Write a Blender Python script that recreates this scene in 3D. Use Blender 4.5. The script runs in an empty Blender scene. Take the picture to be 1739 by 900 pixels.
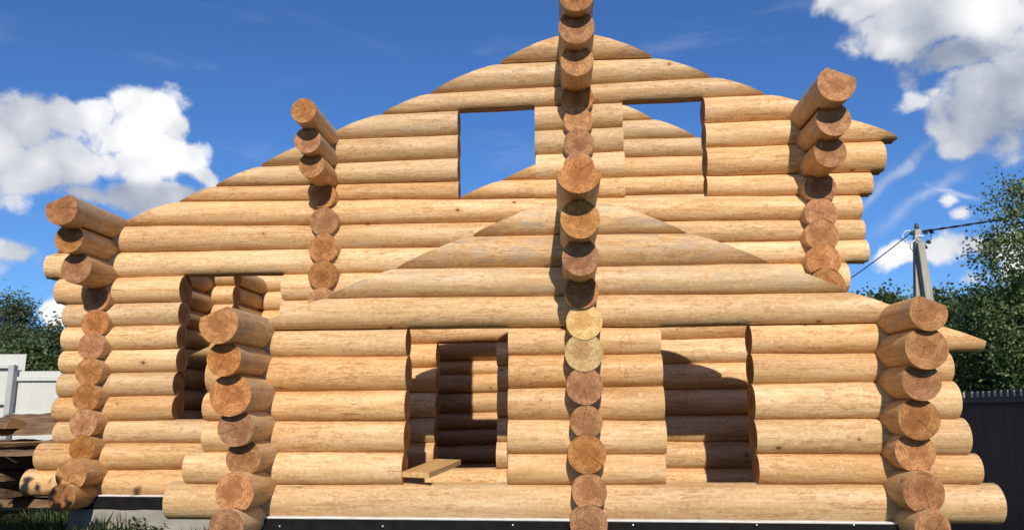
import bpy, bmesh, math, random
from mathutils import Vector, Matrix, noise

random.seed(7)
SC = bpy.context.scene
COL = SC.collection

# ------------------------------------------------------------------ camera
W_PX, H_PX, F_PX = 1739.0, 900.0, 1300.0
PITCH = math.radians(10.46)
YAW = math.radians(3.6)          # turned slightly to the left of the wall's normal
EYE = Vector((0.0, 0.0, 1.43))
cam_d = bpy.data.cameras.new('camera')
cam = bpy.data.objects.new('camera', cam_d)
COL.objects.link(cam)
cam_d.sensor_width = 36.0
cam_d.lens = 36.0 * F_PX / W_PX
cam_d.clip_start = 0.05
cam_d.clip_end = 2000
cam.location = EYE
cam.rotation_euler = (math.pi / 2 + PITCH, 0, YAW)
SC.camera = cam
CR = cam.rotation_euler.to_matrix()


def ray(px, py):
    v = Vector(((px - W_PX / 2) / F_PX, -(py - H_PX / 2) / F_PX, -1.0))
    return (CR @ v).normalized()


def P(px, py, Y):
    """point on the vertical plane y = Y seen at a photograph pixel"""
    d = ray(px, py)
    return EYE + d * (Y / d.y)


def PZ(px, py, z):
    d = ray(px, py)
    return EYE + d * ((z - EYE.z) / d.z)


def proj(v):
    l = CR.transposed() @ (Vector(v) - EYE)
    return (W_PX / 2 + F_PX * l.x / -l.z, H_PX / 2 - F_PX * l.y / -l.z)


# ------------------------------------------------------------------ sun and sky
SUN_EL = math.radians(30.5)
SUN_AZ = math.radians(4.2)       # to the right of straight behind the camera
to_sun = Vector((math.sin(SUN_AZ) * math.cos(SUN_EL), -math.cos(SUN_AZ) * math.cos(SUN_EL), math.sin(SUN_EL)))
sun_d = bpy.data.lights.new('sun', 'SUN')
sun_d.energy = 4.5
sun_d.angle = math.radians(0.53)
sun_d.color = (1.0, 0.92, 0.80)
sun = bpy.data.objects.new('sun', sun_d)
COL.objects.link(sun)
sun.location = to_sun * 40
sun.rotation_euler = to_sun.to_track_quat('Z', 'Y').to_euler()

SC.view_settings.view_transform = 'Standard'
SC.view_settings.look = 'None'
SC.view_settings.gamma = 1.0
SC.view_settings.use_curve_mapping = False
SC.view_settings.exposure = 0.10

wd = bpy.data.worlds.new('World')
SC.world = wd
wd.use_nodes = True
wd.cycles.sampling_method = 'NONE'
NT = wd.node_tree
NT.nodes.clear()


def wn(t, **kw):
    n = NT.nodes.new(t)
    for k, v in kw.items():
        setattr(n, k, v)
    return n


def link(a, b, nt=None):
    (nt or NT).links.new(a, b)


sky = wn('ShaderNodeTexSky')
sky.sky_type = 'NISHITA'
sky.sun_disc = False
sky.sun_elevation = SUN_EL
sky.sun_rotation = math.pi - SUN_AZ
sky.altitude = 200
sky.air_density = 1.0
sky.dust_density = 0.3
sky.ozone_density = 3.0
tc = wn('ShaderNodeTexCoord')
DIR = tc.outputs['Generated']


def wmath(op, a, b=None, c=None, clamp=False):
    n = wn('ShaderNodeMath', operation=op)
    n.use_clamp = clamp
    for i, x in enumerate((a, b, c)):
        if x is None:
            continue
        if isinstance(x, (int, float)):
            n.inputs[i].default_value = x
        else:
            link(x, n.inputs[i])
    return n.outputs[0]


def wvec(op, a, b=None):
    n = wn('ShaderNodeVectorMath', operation=op)
    for i, x in enumerate((a, b)):
        if x is None:
            continue
        if isinstance(x, (tuple, list, Vector)):
            n.inputs[i].default_value = tuple(x)
        else:
            link(x, n.inputs[i])
    return n


def wnoise(vec, scale, detail, rough=0.55):
    n = wn('ShaderNodeTexNoise')
    n.inputs['Scale'].default_value = scale
    n.inputs['Detail'].default_value = detail
    n.inputs['Roughness'].default_value = rough
    link(vec, n.inputs['Vector'])
    return n


warp = wnoise(DIR, 11.0, 4)
wv = wvec('SUBTRACT', warp.outputs['Color'], (0.5, 0.5, 0.5)).outputs[0]
wsc = wn('ShaderNodeVectorMath', operation='SCALE')
link(wv, wsc.inputs[0])
wsc.inputs['Scale'].default_value = 0.035
DW = wvec('ADD', DIR, wsc.outputs[0]).outputs[0]

# cumulus clouds where the photograph shows them: (px, py, half width px, half height px, weight, whiteness)
blobs = [
    (240, 190, 62, 52, 1.0, 1.0), (215, 235, 70, 45, 1.0, 1.0), (165, 200, 40, 38, .95, .9), (115, 205, 45, 34, .85, .45), (30, 215, 60, 48, .95, .45),
    (275, 270, 62, 42, 1.0, 1.0), (225, 285, 60, 40, 1.0, .95), (300, 225, 34, 40, .85, .75), (50, 290, 110, 44, .95, .5), (120, 262, 60, 30, .85, .55),
    (325, 268, 30, 26, .9, .9), (345, 302, 32, 20, .75, .55), (250, 335, 100, 30, .9, .25), (130, 325, 80, 26, .8, .4), (-90, 260, 120, 90, 1.0, .7), (-230, 300, 130, 60, .9, .5),
    (30, 428, 56, 22, .75, .5), (100, 528, 34, 24, .9, .9), (-60, 420, 90, 30, .7, .5),
    (1470, 0, 95, 34, .85, .6), (1500, 66, 40, 36, .95, .7), (1570, 40, 100, 56, 1.0, .38), (1630, 20, 60, 40, 1.0, .95), (1700, 30, 100, 60, 1.0, 1.0), (1640, 85, 100, 36, .95, .18),
    (1655, 140, 50, 46, .95, .55), (1690, 190, 80, 60, .95, .22), (1740, 140, 80, 66, 1.0, .25), (1640, 225, 50, 40, .8, .4),
    (1560, 175, 36, 18, .62, .6), (1590, 160, 24, 14, .62, .6), (1830, 110, 130, 130, 1.0, .5), (1950, 60, 120, 90, .9, .8),
    (1615, 342, 22, 16, .8, .9), (1636, 362, 24, 20, .8, .9), (1530, 432, 60, 20, .8, .85), (1590, 425, 60, 26, .85, .8), (1650, 420, 80, 34, .85, .75), (1655, 468, 50, 26, .75, .8), (1720, 405, 60, 36, .8, .7),
    (1830, 440, 110, 50, .9, .7),
    (900, -420, 160, 70, .9, .7), (500, -330, 130, 60, .8, .7), (1350, -520, 200, 80, .9, .6),
]
rb = random.Random(3)
blobdirs = []
for (x, y, a, b, w_, br) in blobs:
    blobdirs.append((ray(x, y), a / F_PX, b / F_PX, w_, br))
for i in range(10):                      # the same kind of cloud all round the sky
    az = rb.uniform(math.radians(70), math.radians(290))
    el = rb.uniform(0.08, 0.75)
    dv = Vector((math.sin(az) * math.cos(el), math.cos(az) * math.cos(el), math.sin(el)))
    s = rb.uniform(0.10, 0.22)
    blobdirs.append((dv, s, s * rb.uniform(.45, .7), rb.uniform(.8, 1.0), rb.uniform(.4, .9)))
acc = num = den = None
for (dv, a, b, w_, br) in blobdirs:
    m = wn('ShaderNodeVectorMath', operation='MULTIPLY_ADD')
    link(DW, m.inputs[0])
    m.inputs[1].default_value = (1 / a, 1 / a, 1 / b)
    m.inputs[2].default_value = (-dv.x / a, -dv.y / a, -dv.z / b)
    ln = wvec('LENGTH', m.outputs[0]).outputs['Value']
    mm = wmath('MULTIPLY_ADD', ln, -0.66 * w_, 1.14 * w_)
    acc = mm if acc is None else wmath('MAXIMUM', acc, mm)
    p4 = wmath('POWER', wmath('MAXIMUM', mm, 0.02), 5.0)
    num = wmath('MULTIPLY', p4, br) if num is None else wmath('MULTIPLY_ADD', p4, br, num)
    den = p4 if den is None else wmath('ADD', den, p4)
acc = wmath('MAXIMUM', acc, 0.0)
white = wmath('DIVIDE', num, den)
# spread-out trails low on the right
trails = [((1470, 348), (1600, 232), 13, .9), ((1490, 392), (1655, 275), 15, .7), ((1575, 312), (1660, 336), 8, .9), ((440, 5), (720, 110), 26, .14)]
acc2 = None
for (p0, p1, hw, am) in trails:
    d0, d1 = ray(*p0), ray(*p1)
    nn = d0.cross(d1).normalized()
    off_ = wmath('ABSOLUTE', wvec('DOT_PRODUCT', DW, nn).outputs['Value'])
    acr = wmath('MULTIPLY_ADD', off_, -F_PX / hw, 1.0, clamp=True)
    mid = (d0 + d1).normalized()
    along = wmath('MULTIPLY_ADD', wvec('DISTANCE', DW, mid).outputs['Value'], -1.35 / (d1 - d0).length * 1.6, 1.6, clamp=True)
    mm = wmath('MULTIPLY', wmath('MULTIPLY', acr, along), am)
    acc2 = mm if acc2 is None else wmath('MAXIMUM', acc2, mm)


def billow(vec):
    """round heaped puffs: inverted cell distance"""
    v = wn('ShaderNodeTexVoronoi', feature='SMOOTH_F1')
    v.inputs['Scale'].default_value = 26.0
    v.inputs['Smoothness'].default_value = 0.45
    link(vec, v.inputs['Vector'])
    return wmath('MULTIPLY', v.outputs['Distance'], -0.60)


pf = billow(DW)
fb = wnoise(DW, 26.0, 7, 0.62).outputs['Fac']
relief = wmath('ADD', pf, wmath('MULTIPLY', fb, 0.75))
dens_in = wmath('ADD', acc, wmath('MULTIPLY_ADD', relief, 1.0, -0.09))
mr = wn('ShaderNodeMapRange', interpolation_type='SMOOTHSTEP')
link(dens_in, mr.inputs['Value'])
mr.inputs['From Min'].default_value = 0.40
mr.inputs['From Max'].default_value = 0.68
dens = mr.outputs[0]
# thin high wisps
wm = wn('ShaderNodeMapping')
wm.inputs['Rotation'].default_value = (0.2, 0.75, 0.1)
wm.inputs['Scale'].default_value = (2.0, 2.0, 9.0)
link(DIR, wm.inputs['Vector'])
wz = wnoise(wm.outputs[0], 1.6, 6, 0.6).outputs['Fac']
mr2 = wn('ShaderNodeMapRange', interpolation_type='SMOOTHSTEP')
link(wz, mr2.inputs['Value'])
mr2.inputs['From Min'].default_value = 0.55
mr2.inputs['From Max'].default_value = 0.85
mr2.inputs['To Max'].default_value = 0.30
tr_in = wmath('MULTIPLY', acc2, wmath('MULTIPLY_ADD', fb, 1.6, 0.2))
mr3 = wn('ShaderNodeMapRange', interpolation_type='SMOOTHSTEP')
link(tr_in, mr3.inputs['Value'])
mr3.inputs['From Min'].default_value = 0.02
mr3.inputs['From Max'].default_value = 1.0
mr3.inputs['To Max'].default_value = 0.40
# each heap is brightest on its crown and greyer towards its foot
shade = wmath('ADD', wmath('ADD', wmath('MULTIPLY_ADD', pf, 0.8, 0.20), wmath('MULTIPLY', wmath('SUBTRACT', fb, 0.5), 0.55)), white, clamp=True)
cr = wn('ShaderNodeValToRGB')
link(shade, cr.inputs['Fac'])
cr.color_ramp.elements[0].position = 0.10
cr.color_ramp.elements[0].color = (2.7, 3.2, 4.3, 1)
cr.color_ramp.elements[1].position = 0.92
cr.color_ramp.elements[1].color = (9.3, 9.3, 9.4, 1)
CLOUD_GAIN = wn('ShaderNodeVectorMath', operation='SCALE')
link(cr.outputs[0], CLOUD_GAIN.inputs[0])
CLOUD_GAIN.inputs['Scale'].default_value = 1.0
tint = wn('ShaderNodeMix', data_type='RGBA', blend_type='MULTIPLY')
tint.inputs['Factor'].default_value = 1.0
link(sky.outputs[0], tint.inputs['A'])
tint.inputs['B'].default_value = (0.47, 0.76, 1.16, 1)
mx = wn('ShaderNodeMix', data_type='RGBA')
link(wmath('MAXIMUM', dens, wmath('MAXIMUM', mr3.outputs[0], mr2.outputs[0])), mx.inputs['Factor'])
link(tint.outputs['Result'], mx.inputs['A'])
link(CLOUD_GAIN.outputs[0], mx.inputs['B'])
bg = wn('ShaderNodeBackground')
bg.inputs['Strength'].default_value = 0.10
link(mx.outputs['Result'], bg.inputs['Color'])
wo = wn('ShaderNodeOutputWorld')
link(bg.outputs[0], wo.inputs['Surface'])


# ------------------------------------------------------------------ materials
class MatB:
    def __init__(self, name):
        self.m = bpy.data.materials.new(name)
        self.m.use_nodes = True
        self.nt = self.m.node_tree
        self.b = self.nt.nodes['Principled BSDF']

    def n(self, t, **kw):
        x = self.nt.nodes.new(t)
        for k, v in kw.items():
            setattr(x, k, v)
        return x

    def l(self, a, b):
        self.nt.links.new(a, b)

    def val(self, x, sock):
        if isinstance(x, (int, float)):
            sock.default_value = x
        elif isinstance(x, (tuple, list)):
            sock.default_value = tuple(x) if len(x) != 3 or sock.type != 'RGBA' else (*x, 1)
        else:
            self.l(x, sock)

    def math(self, op, a, b=None, c=None, clamp=False):
        x = self.n('ShaderNodeMath', operation=op)
        x.use_clamp = clamp
        for i, v in enumerate((a, b, c)):
            if v is not None:
                self.val(v, x.inputs[i])
        return x.outputs[0]

    def noise(self, vec, scale, detail=3, rough=0.55, dist=0.0):
        x = self.n('ShaderNodeTexNoise')
        x.inputs['Scale'].default_value = scale
        x.inputs['Detail'].default_value = detail
        x.inputs['Roughness'].default_value = rough
        x.inputs['Distortion'].default_value = dist
        self.l(vec, x.inputs['Vector'])
        return x.outputs['Fac']

    def scaled(self, vec, s):
        x = self.n('ShaderNodeVectorMath', operation='MULTIPLY')
        self.l(vec, x.inputs[0])
        x.inputs[1].default_value = s
        return x.outputs[0]

    def ramp(self, fac, stops):
        x = self.n('ShaderNodeValToRGB')
        self.l(fac, x.inputs[0])
        e = x.color_ramp.elements
        while len(e) < len(stops):
            e.new(0.5)
        for i, (p, c) in enumerate(stops):
            e[i].position = p
            e[i].color = (*c, 1) if len(c) == 3 else c
        return x.outputs[0]

    def smooth(self, v, a, b, lo=0.0, hi=1.0):
        x = self.n('ShaderNodeMapRange', interpolation_type='SMOOTHSTEP')
        self.l(v, x.inputs['Value'])
        x.inputs['From Min'].default_value = a
        x.inputs['From Max'].default_value = b
        x.inputs['To Min'].default_value = lo
        x.inputs['To Max'].default_value = hi
        return x.outputs[0]

    def mix(self, f, a, b, mode='MIX'):
        x = self.n('ShaderNodeMix', data_type='RGBA', blend_type=mode)
        self.val(f, x.inputs['Factor'])
        self.val(a, x.inputs['A'])
        self.val(b, x.inputs['B'])
        return x.outputs['Result']

    def bump(self, h, strength, dist):
        x = self.n('ShaderNodeBump')
        x.inputs['Strength'].default_value = strength
        x.inputs['Distance'].default_value = dist
        self.l(h, x.inputs['Height'])
        self.l(x.outputs[0], self.b.inputs['Normal'])

    def finish(self, col, rough=0.6, spec=0.3):
        self.val(col, self.b.inputs['Base Color'])
        self.val(rough, self.b.inputs['Roughness'])
        self.b.inputs['Specular IOR Level'].default_value = spec
        return self.m

    def objco(self, seed=True):
        t = self.n('ShaderNodeTexCoord').outputs['Object']
        if not seed:
            return t
        oi = self.n('ShaderNodeObjectInfo').outputs['Random']
        c = self.n('ShaderNodeCombineXYZ')
        self.l(self.math('MULTIPLY', oi, 173.0), c.inputs[0])
        self.l(self.math('MULTIPLY', oi, 31.0), c.inputs[1])
        a = self.n('ShaderNodeVectorMath', operation='ADD')
        self.l(t, a.inputs[0])
        self.l(c.outputs[0], a.inputs[1])
        return a.outputs[0]

    def rnd(self):
        return self.n('ShaderNodeObjectInfo').outputs['Random']

    def attr(self, name):
        a = self.n('ShaderNodeAttribute', attribute_type='OBJECT', attribute_name=name)
        return a.outputs['Fac']


def log_side_material():
    b = MatB('peeled_pine')
    co = b.objco()
    r = b.rnd()
    g1 = b.noise(b.scaled(co, (0.55, 7, 7)), 2.0, 4, 0.6)
    g2 = b.noise(b.scaled(co, (1.6, 45, 45)), 1.6, 3, 0.6)
    fl = b.noise(b.scaled(co, (5.0, 20, 20)), 1.8, 4, 0.65, 0.6)
    lo = b.noise(b.scaled(co, (0.9, 1.6, 1.6)), 1.3, 2, 0.5)
    col = b.ramp(g1, [(0.26, (0.47, 0.265, 0.102)), (0.50, (0.64, 0.408, 0.188)), (0.74, (0.755, 0.538, 0.298))])
    col = b.mix(b.smooth(g2, 0.52, 0.72, 0, 0.55), col, (0.36, 0.17, 0.06))
    # flecks of bast left by the peeling
    col = b.mix(b.math('MULTIPLY', b.smooth(fl, 0.50, 0.64, 0, 0.7), b.smooth(lo, 0.35, 0.65, 0.25, 1.0)), col, (0.38, 0.175, 0.06))
    # fine speckle of planed fibres
    sp = b.noise(b.scaled(co, (30, 42, 42)), 1.0, 3, 0.7)
    col = b.mix(b.smooth(sp, 0.54, 0.70, 0, 0.5), col, (0.39, 0.205, 0.085))
    col = b.mix(b.smooth(sp, 0.46, 0.30, 0, 0.6), col, (0.80, 0.60, 0.37))
    # per-log tone
    tone = b.n('ShaderNodeHueSaturation')
    b.l(b.math('MULTIPLY_ADD', r, 0.010, 0.4925), tone.inputs['Hue'])
    b.l(b.math('MULTIPLY_ADD', r, -0.16, 1.08), tone.inputs['Saturation'])
    b.l(b.math('MULTIPLY_ADD', b.math('FRACT', b.math('MULTIPLY', r, 7.31)), 0.30, 0.83), tone.inputs['Value'])
    b.l(col, tone.inputs['Color'])
    col = tone.outputs[0]
    # weathering: grey-brown blotches, stronger on the exposed logs
    wz = b.attr('weather')
    wn1 = b.noise(b.scaled(co, (1.2, 5, 5)), 2.2, 5, 0.65)
    thr = b.math('ADD', wn1, b.math('MULTIPLY_ADD', wz, 0.34, -0.22))
    col = b.mix(b.smooth(thr, 0.42, 0.66, 0, 0.7), col, (0.34, 0.20, 0.105))
    gs = b.noise(b.scaled(co, (0.7, 3, 3)), 1.7, 4, 0.6)
    col = b.mix(b.smooth(gs, 0.58, 0.80, 0, 0.38), col, (0.46, 0.36, 0.26))
    gw = b.noise(b.scaled(co, (1.6, 6, 6)), 2.6, 5, 0.65)
    col = b.mix(b.math('MULTIPLY', b.smooth(gw, 0.46, 0.64), b.math('MINIMUM', b.math('MULTIPLY', wz, 1.5), 0.6)), col, (0.37, 0.32, 0.26))
    # long drying checks along the log
    dcn = b.noise(b.scaled(co, (0.35, 9, 9)), 2.0, 2, 0.5, 0.3)
    dck = b.smooth(b.math('ABSOLUTE', b.math('SUBTRACT', dcn, 0.5)), 0.0, 0.010, 0.75, 0.0)
    dck = b.math('MULTIPLY', dck, b.smooth(b.noise(b.scaled(co, (0.8, 1.5, 1.5)), 1.9, 2), 0.56, 0.64))
    col = b.mix(dck, col, (0.13, 0.06, 0.025))
    # knots
    v = b.n('ShaderNodeTexVoronoi', feature='F1')
    v.inputs['Scale'].default_value = 2.9
    wob = b.n('ShaderNodeVectorMath', operation='ADD')
    nz = b.n('ShaderNodeTexNoise')
    nz.inputs['Scale'].default_value = 18
    b.l(co, nz.inputs['Vector'])
    sc_ = b.n('ShaderNodeVectorMath', operation='SCALE')
    b.l(nz.outputs['Color'], sc_.inputs[0])
    sc_.inputs['Scale'].default_value = 0.02
    b.l(co, wob.inputs[0])
    b.l(sc_.outputs[0], wob.inputs[1])
    b.l(b.scaled(wob.outputs[0], (0.75, 1, 1)), v.inputs['Vector'])
    kd = v.outputs['Distance']
    halo = b.smooth(kd, 0.05, 0.16, 0.45, 0.0)
    core = b.smooth(kd, 0.04, 0.062, 0.85, 0.0)
    col = b.mix(halo, col, (0.42, 0.20, 0.07))
    col = b.mix(core, col, (0.10, 0.05, 0.025))
    h = b.math('ADD', b.math('MULTIPLY', g2, 0.5), b.math('MULTIPLY', fl, 0.8))
    b.bump(h, 0.5, 0.006)
    return b.finish(col, b.smooth(fl, 0.3, 0.7, 0.5, 0.72), 0.28)


def log_end_material(name, base, core, dark):
    b = MatB(name)
    t = b.n('ShaderNodeTexCoord').outputs['Object']
    r = b.rnd()
    co = b.objco()
    off = b.n('ShaderNodeVectorMath', operation='ADD')
    b.l(t, off.inputs[0])
    cz = b.n('ShaderNodeCombineXYZ')
    b.l(b.math('MULTIPLY_ADD', r, 0.05, -0.025), cz.inputs[1])
    b.l(b.math('MULTIPLY_ADD', b.math('FRACT', b.math('MULTIPLY', r, 5.7)), 0.05, -0.025), cz.inputs[2])
    b.l(cz.outputs[0], off.inputs[1])
    fl = b.scaled(off.outputs[0], (0, 1, 1))
    ln = b.n('ShaderNodeVectorMath', operation='LENGTH')
    b.l(fl, ln.inputs[0])
    d = ln.outputs['Value']
    dd = b.math('ADD', d, b.math('MULTIPLY', b.math('SUBTRACT', b.noise(co, 9, 3), 0.5), 0.045))
    rings = b.math('SINE', b.math('MULTIPLY', dd, 260.0))
    band = b.noise(b.scaled(off.outputs[0], (0, 1, 1)), 38, 3, 0.6)
    heart = b.smooth(dd, 0.075, 0.095)
    col = b.mix(heart, core, base)
    bl = b.noise(b.scaled(co, (1, 1, 1)), 11, 4, 0.6)
    col = b.mix(b.smooth(bl, 0.38, 0.66, 0, 0.75), col, dark)
    col = b.mix(b.smooth(rings, -0.1, 1.0, 0, 0.38), col, dark)
    col = b.mix(b.smooth(band, 0.45, 0.68, 0, 0.7), col, dark)
    # drying cracks running out from the pith
    sep = b.n('ShaderNodeSeparateXYZ')
    b.l(fl, sep.inputs[0])
    ang = b.math('ARCTAN2', sep.outputs[2], sep.outputs[1])
    a2 = b.math('ADD', ang, b.math('MULTIPLY', b.noise(co, 14, 2), 0.55))
    wig = b.math('ABSOLUTE', b.math('SINE', b.math('MULTIPLY_ADD', a2, 3.5, b.math('MULTIPLY', r, 20.0))))
    wid = b.math('MULTIPLY', wig, d)
    ck = b.smooth(wid, 0.0010, 0.0085, 0.7, 0.0)
    ck = b.math('MULTIPLY', ck, b.smooth(b.noise(co, 9, 2), 0.38, 0.56))
    ck = b.math('MULTIPLY', ck, b.smooth(d, 0.08, 0.14, 1.0, 0.25))
    # one long drying split in some ends
    wig2 = b.math('ABSOLUTE', b.math('SINE', b.math('MULTIPLY_ADD', a2, 0.5, b.math('MULTIPLY', r, 47.0))))
    ck2 = b.math('MULTIPLY', b.smooth(b.math('MULTIPLY', wig2, d), 0.0007, 0.0026, 0.75, 0.0), b.smooth(b.math('FRACT', b.math('MULTIPLY', r, 13.7)), 0.45, 0.55))
    ck = b.math('MAXIMUM', ck, ck2)
    col = b.mix(ck, col, (0.085, 0.038, 0.018))
    tone = b.n('ShaderNodeHueSaturation')
    b.l(b.math('MULTIPLY_ADD', b.math('FRACT', b.math('MULTIPLY', r, 3.77)), 0.42, 0.84), tone.inputs['Value'])
    b.l(b.math('MULTIPLY_ADD', b.math('FRACT', b.math('MULTIPLY', r, 9.13)), 0.008, 0.5000), tone.inputs['Hue'])
    b.l(b.math('MULTIPLY_ADD', b.math('FRACT', b.math('MULTIPLY', r, 6.29)), 0.16, 0.94), tone.inputs['Saturation'])
    b.l(col, tone.inputs['Color'])
    saw = b.noise(b.scaled(co, (4, 6, 60)), 2.0, 2)
    b.bump(b.math('SUBTRACT', b.math('ADD', saw, b.math('MULTIPLY', rings, 0.1)), b.math('MULTIPLY', ck, 2.0)), 0.45, 0.004)
    return b.finish(tone.outputs[0], 0.75, 0.2)


M = {}
M['log'] = log_side_material()
M['end'] = log_end_material('log_end_grain', (0.47, 0.228, 0.103), (0.36, 0.158, 0.067), (0.22, 0.085, 0.034))
M['end_fresh'] = log_end_material('fresh_log_end_grain', (0.66, 0.47, 0.20), (0.53, 0.31, 0.115), (0.40, 0.21, 0.075))


def simple(name, c1, c2, scale=4.0, stretch=(1, 1, 1), rough=0.7, bump=0.3, bdist=0.01, spec=0.3, metal=0.0, seed=True, c3=None):
    b = MatB(name)
    co = b.objco(seed)
    n = b.noise(b.scaled(co, stretch), scale, 5, 0.62)
    st = [(0.3, c1), (0.7, c2)]
    if c3:
        st = [(0.25, c1), (0.5, c2), (0.75, c3)]
    col = b.ramp(n, st)
    if bump:
        b.bump(b.noise(b.scaled(co, stretch), scale * 3, 4, 0.6), bump, bdist)
    b.b.inputs['Metallic'].default_value = metal
    return b.finish(col, rough, spec)


M['concrete'] = simple('plinth_concrete', (0.22, 0.21, 0.185), (0.36, 0.34, 0.30), 3.5, (1, 1, 1.6), 0.9, 0.5, 0.01)
M['felt'] = simple('bitumen_felt', (0.006, 0.006, 0.007), (0.014, 0.013, 0.013), 9, (1, 1, 1), 0.85, 0.4, 0.006, spec=0.1)
M['foam'] = simple('white_sill_foam', (0.55, 0.53, 0.5), (0.72, 0.71, 0.69), 8, (1, 1, 1), 0.8, 0.2, 0.004)
M['steel'] = simple('screw_steel', (0.45, 0.45, 0.45), (0.62, 0.62, 0.62), 20, rough=0.35, bump=0, metal=0.9)
M['plank'] = simple('sawn_pine', (0.46, 0.25, 0.09), (0.68, 0.43, 0.19), 3.0, (0.5, 10, 10), 0.65, 0.3, 0.004)
M['bark'] = simple('bark_slab', (0.07, 0.043, 0.027), (0.19, 0.115, 0.068), 7.0, (0.5, 4, 4), 0.9, 0.9, 0.02, c3=(0.30, 0.195, 0.11))
M['slab'] = simple('sawn_slab', (0.22, 0.12, 0.055), (0.50, 0.31, 0.15), 3.0, (0.4, 7, 7), 0.8, 0.4, 0.006)
M['white_metal'] = simple('white_painted_sheet', (0.50, 0.51, 0.47), (0.56, 0.57, 0.53), 2.0, rough=0.6, bump=0, spec=0.4)
M['grey_metal'] = simple('grey_painted_frame', (0.34, 0.35, 0.35), (0.42, 0.43, 0.43), 3.0, rough=0.45, bump=0)
M['brown_metal'] = simple('dark_brown_sheet', (0.16, 0.098, 0.074), (0.20, 0.125, 0.097), 1.5, (3, 3, 0.6), 0.8, 0, spec=0.1)
M['pale_tip'] = simple('pale_rib_tip', (0.62, 0.61, 0.58), (0.70, 0.69, 0.66), 4, rough=0.6, bump=0)  # paler colour given to the rib tops of the brown fence
M['brown_trim'] = simple('fence_rail_brown', (0.17, 0.125, 0.108), (0.20, 0.15, 0.13), 3.0, rough=0.8, bump=0, spec=0.1)
M['pole'] = simple('pole_concrete', (0.26, 0.24, 0.20), (0.42, 0.39, 0.33), 2.2, (3, 3, 0.7), 0.9, 0.4, 0.01)
M['cable'] = simple('cable_black', (0.012, 0.012, 0.014), (0.022, 0.022, 0.025), 5, rough=0.5, bump=0)
M['wire_white'] = simple('cable_white', (0.6, 0.6, 0.6), (0.7, 0.7, 0.7), 5, rough=0.5, bump=0)
M['insulator'] = simple('fitting_dark', (0.03, 0.04, 0.03), (0.06, 0.08, 0.05), 5, rough=0.4, bump=0)
M['red_crayon'] = simple('red_crayon', (0.56, 0.22, 0.12), (0.62, 0.34, 0.18), 60, rough=0.9, bump=0)


def ground_material():
    b = MatB('bare_earth_and_grass')
    co = b.n('ShaderNodeTexCoord').outputs['Object']
    n1 = b.noise(co, 0.6, 5, 0.6)
    n2 = b.noise(co, 7.0, 5, 0.65)
    soil = b.ramp(n2, [(0.3, (0.035, 0.027, 0.018)), (0.7, (0.085, 0.066, 0.045))])
    grass = b.ramp(n2, [(0.3, (0.022, 0.038, 0.012)), (0.7, (0.055, 0.085, 0.028))])
    col = b.mix(b.smooth(n1, 0.40, 0.56), soil, grass)
    b.bump(n2, 0.8, 0.04)
    return b.finish(col, 0.95, 0.1)


M['ground'] = ground_material()


def leaf_material(name, c1, c2, c3, trans=0.25):
    b = MatB(name)
    geo = b.n('ShaderNodeNewGeometry')
    ri = geo.outputs['Random Per Island']
    col = b.ramp(ri, [(0.0, c1), (0.55, c2), (1.0, c3)])
    b.finish(col, 0.55, 0.3)
    tr = b.n('ShaderNodeBsdfTranslucent')
    b.l(b.mix(0.5, col, (0.20, 0.26, 0.04)), tr.inputs[0])
    ms = b.n('ShaderNodeMixShader')
    ms.inputs[0].default_value = trans
    b.l(b.b.outputs[0], ms.inputs[1])
    b.l(tr.outputs[0], ms.inputs[2])
    b.l(ms.outputs[0], b.nt.nodes['Material Output'].inputs['Surface'])
    return b.m


M['leaf_willow'] = leaf_material('willow_leaves', (0.045, 0.062, 0.028), (0.085, 0.11, 0.052), (0.14, 0.165, 0.095))
M['leaf_dark'] = leaf_material('dark_leaves', (0.036, 0.054, 0.02), (0.075, 0.108, 0.04), (0.14, 0.18, 0.073))
M['leaf_birch'] = leaf_material('birch_leaves', (0.055, 0.08, 0.026), (0.115, 0.16, 0.05), (0.20, 0.25, 0.095))
M['grass'] = leaf_material('grass_blades', (0.018, 0.032, 0.010), (0.038, 0.065, 0.018), (0.075, 0.105, 0.03), 0.2)
M['tree_bark'] = simple('tree_bark', (0.035, 0.026, 0.02), (0.09, 0.072, 0.056), 6, (3, 3, 0.8), 0.9, 0.6, 0.02)
M['birch_bark'] = simple('birch_bark', (0.08, 0.07, 0.06), (0.55, 0.53, 0.49), 3, (1.2, 1.2, 4), 0.8, 0.3, 0.01)


# ------------------------------------------------------------------ helpers
def link_mesh(name, verts, faces, mats, parent=None, loc=(0, 0, 0), mat_idx=None, smooth=None):
    me = bpy.data.meshes.new(name)
    me.from_pydata(verts, [], faces)
    for m in (mats if isinstance(mats, (list, tuple)) else [mats]):
        me.materials.append(m)
    if mat_idx is not None:
        me.polygons.foreach_set('material_index', mat_idx)
    if smooth is not None:
        me.polygons.foreach_set('use_smooth', smooth if isinstance(smooth, list) else [smooth] * len(me.polygons))
    me.update()
    o = bpy.data.objects.new(name, me)
    COL.objects.link(o)
    o.location = loc
    if parent is not None:
        o.parent = parent
    return o


def empty(name, loc, label, cat, group=None):
    o = bpy.data.objects.new(name, None)
    COL.objects.link(o)
    o.location = loc
    o.empty_display_size = 0.2
    tag(o, label, cat, group)
    return o


def tag(o, label, cat, group=None):
    o['label'] = label
    o['category'] = cat
    if group:
        o['group'] = group
    return o


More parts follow.
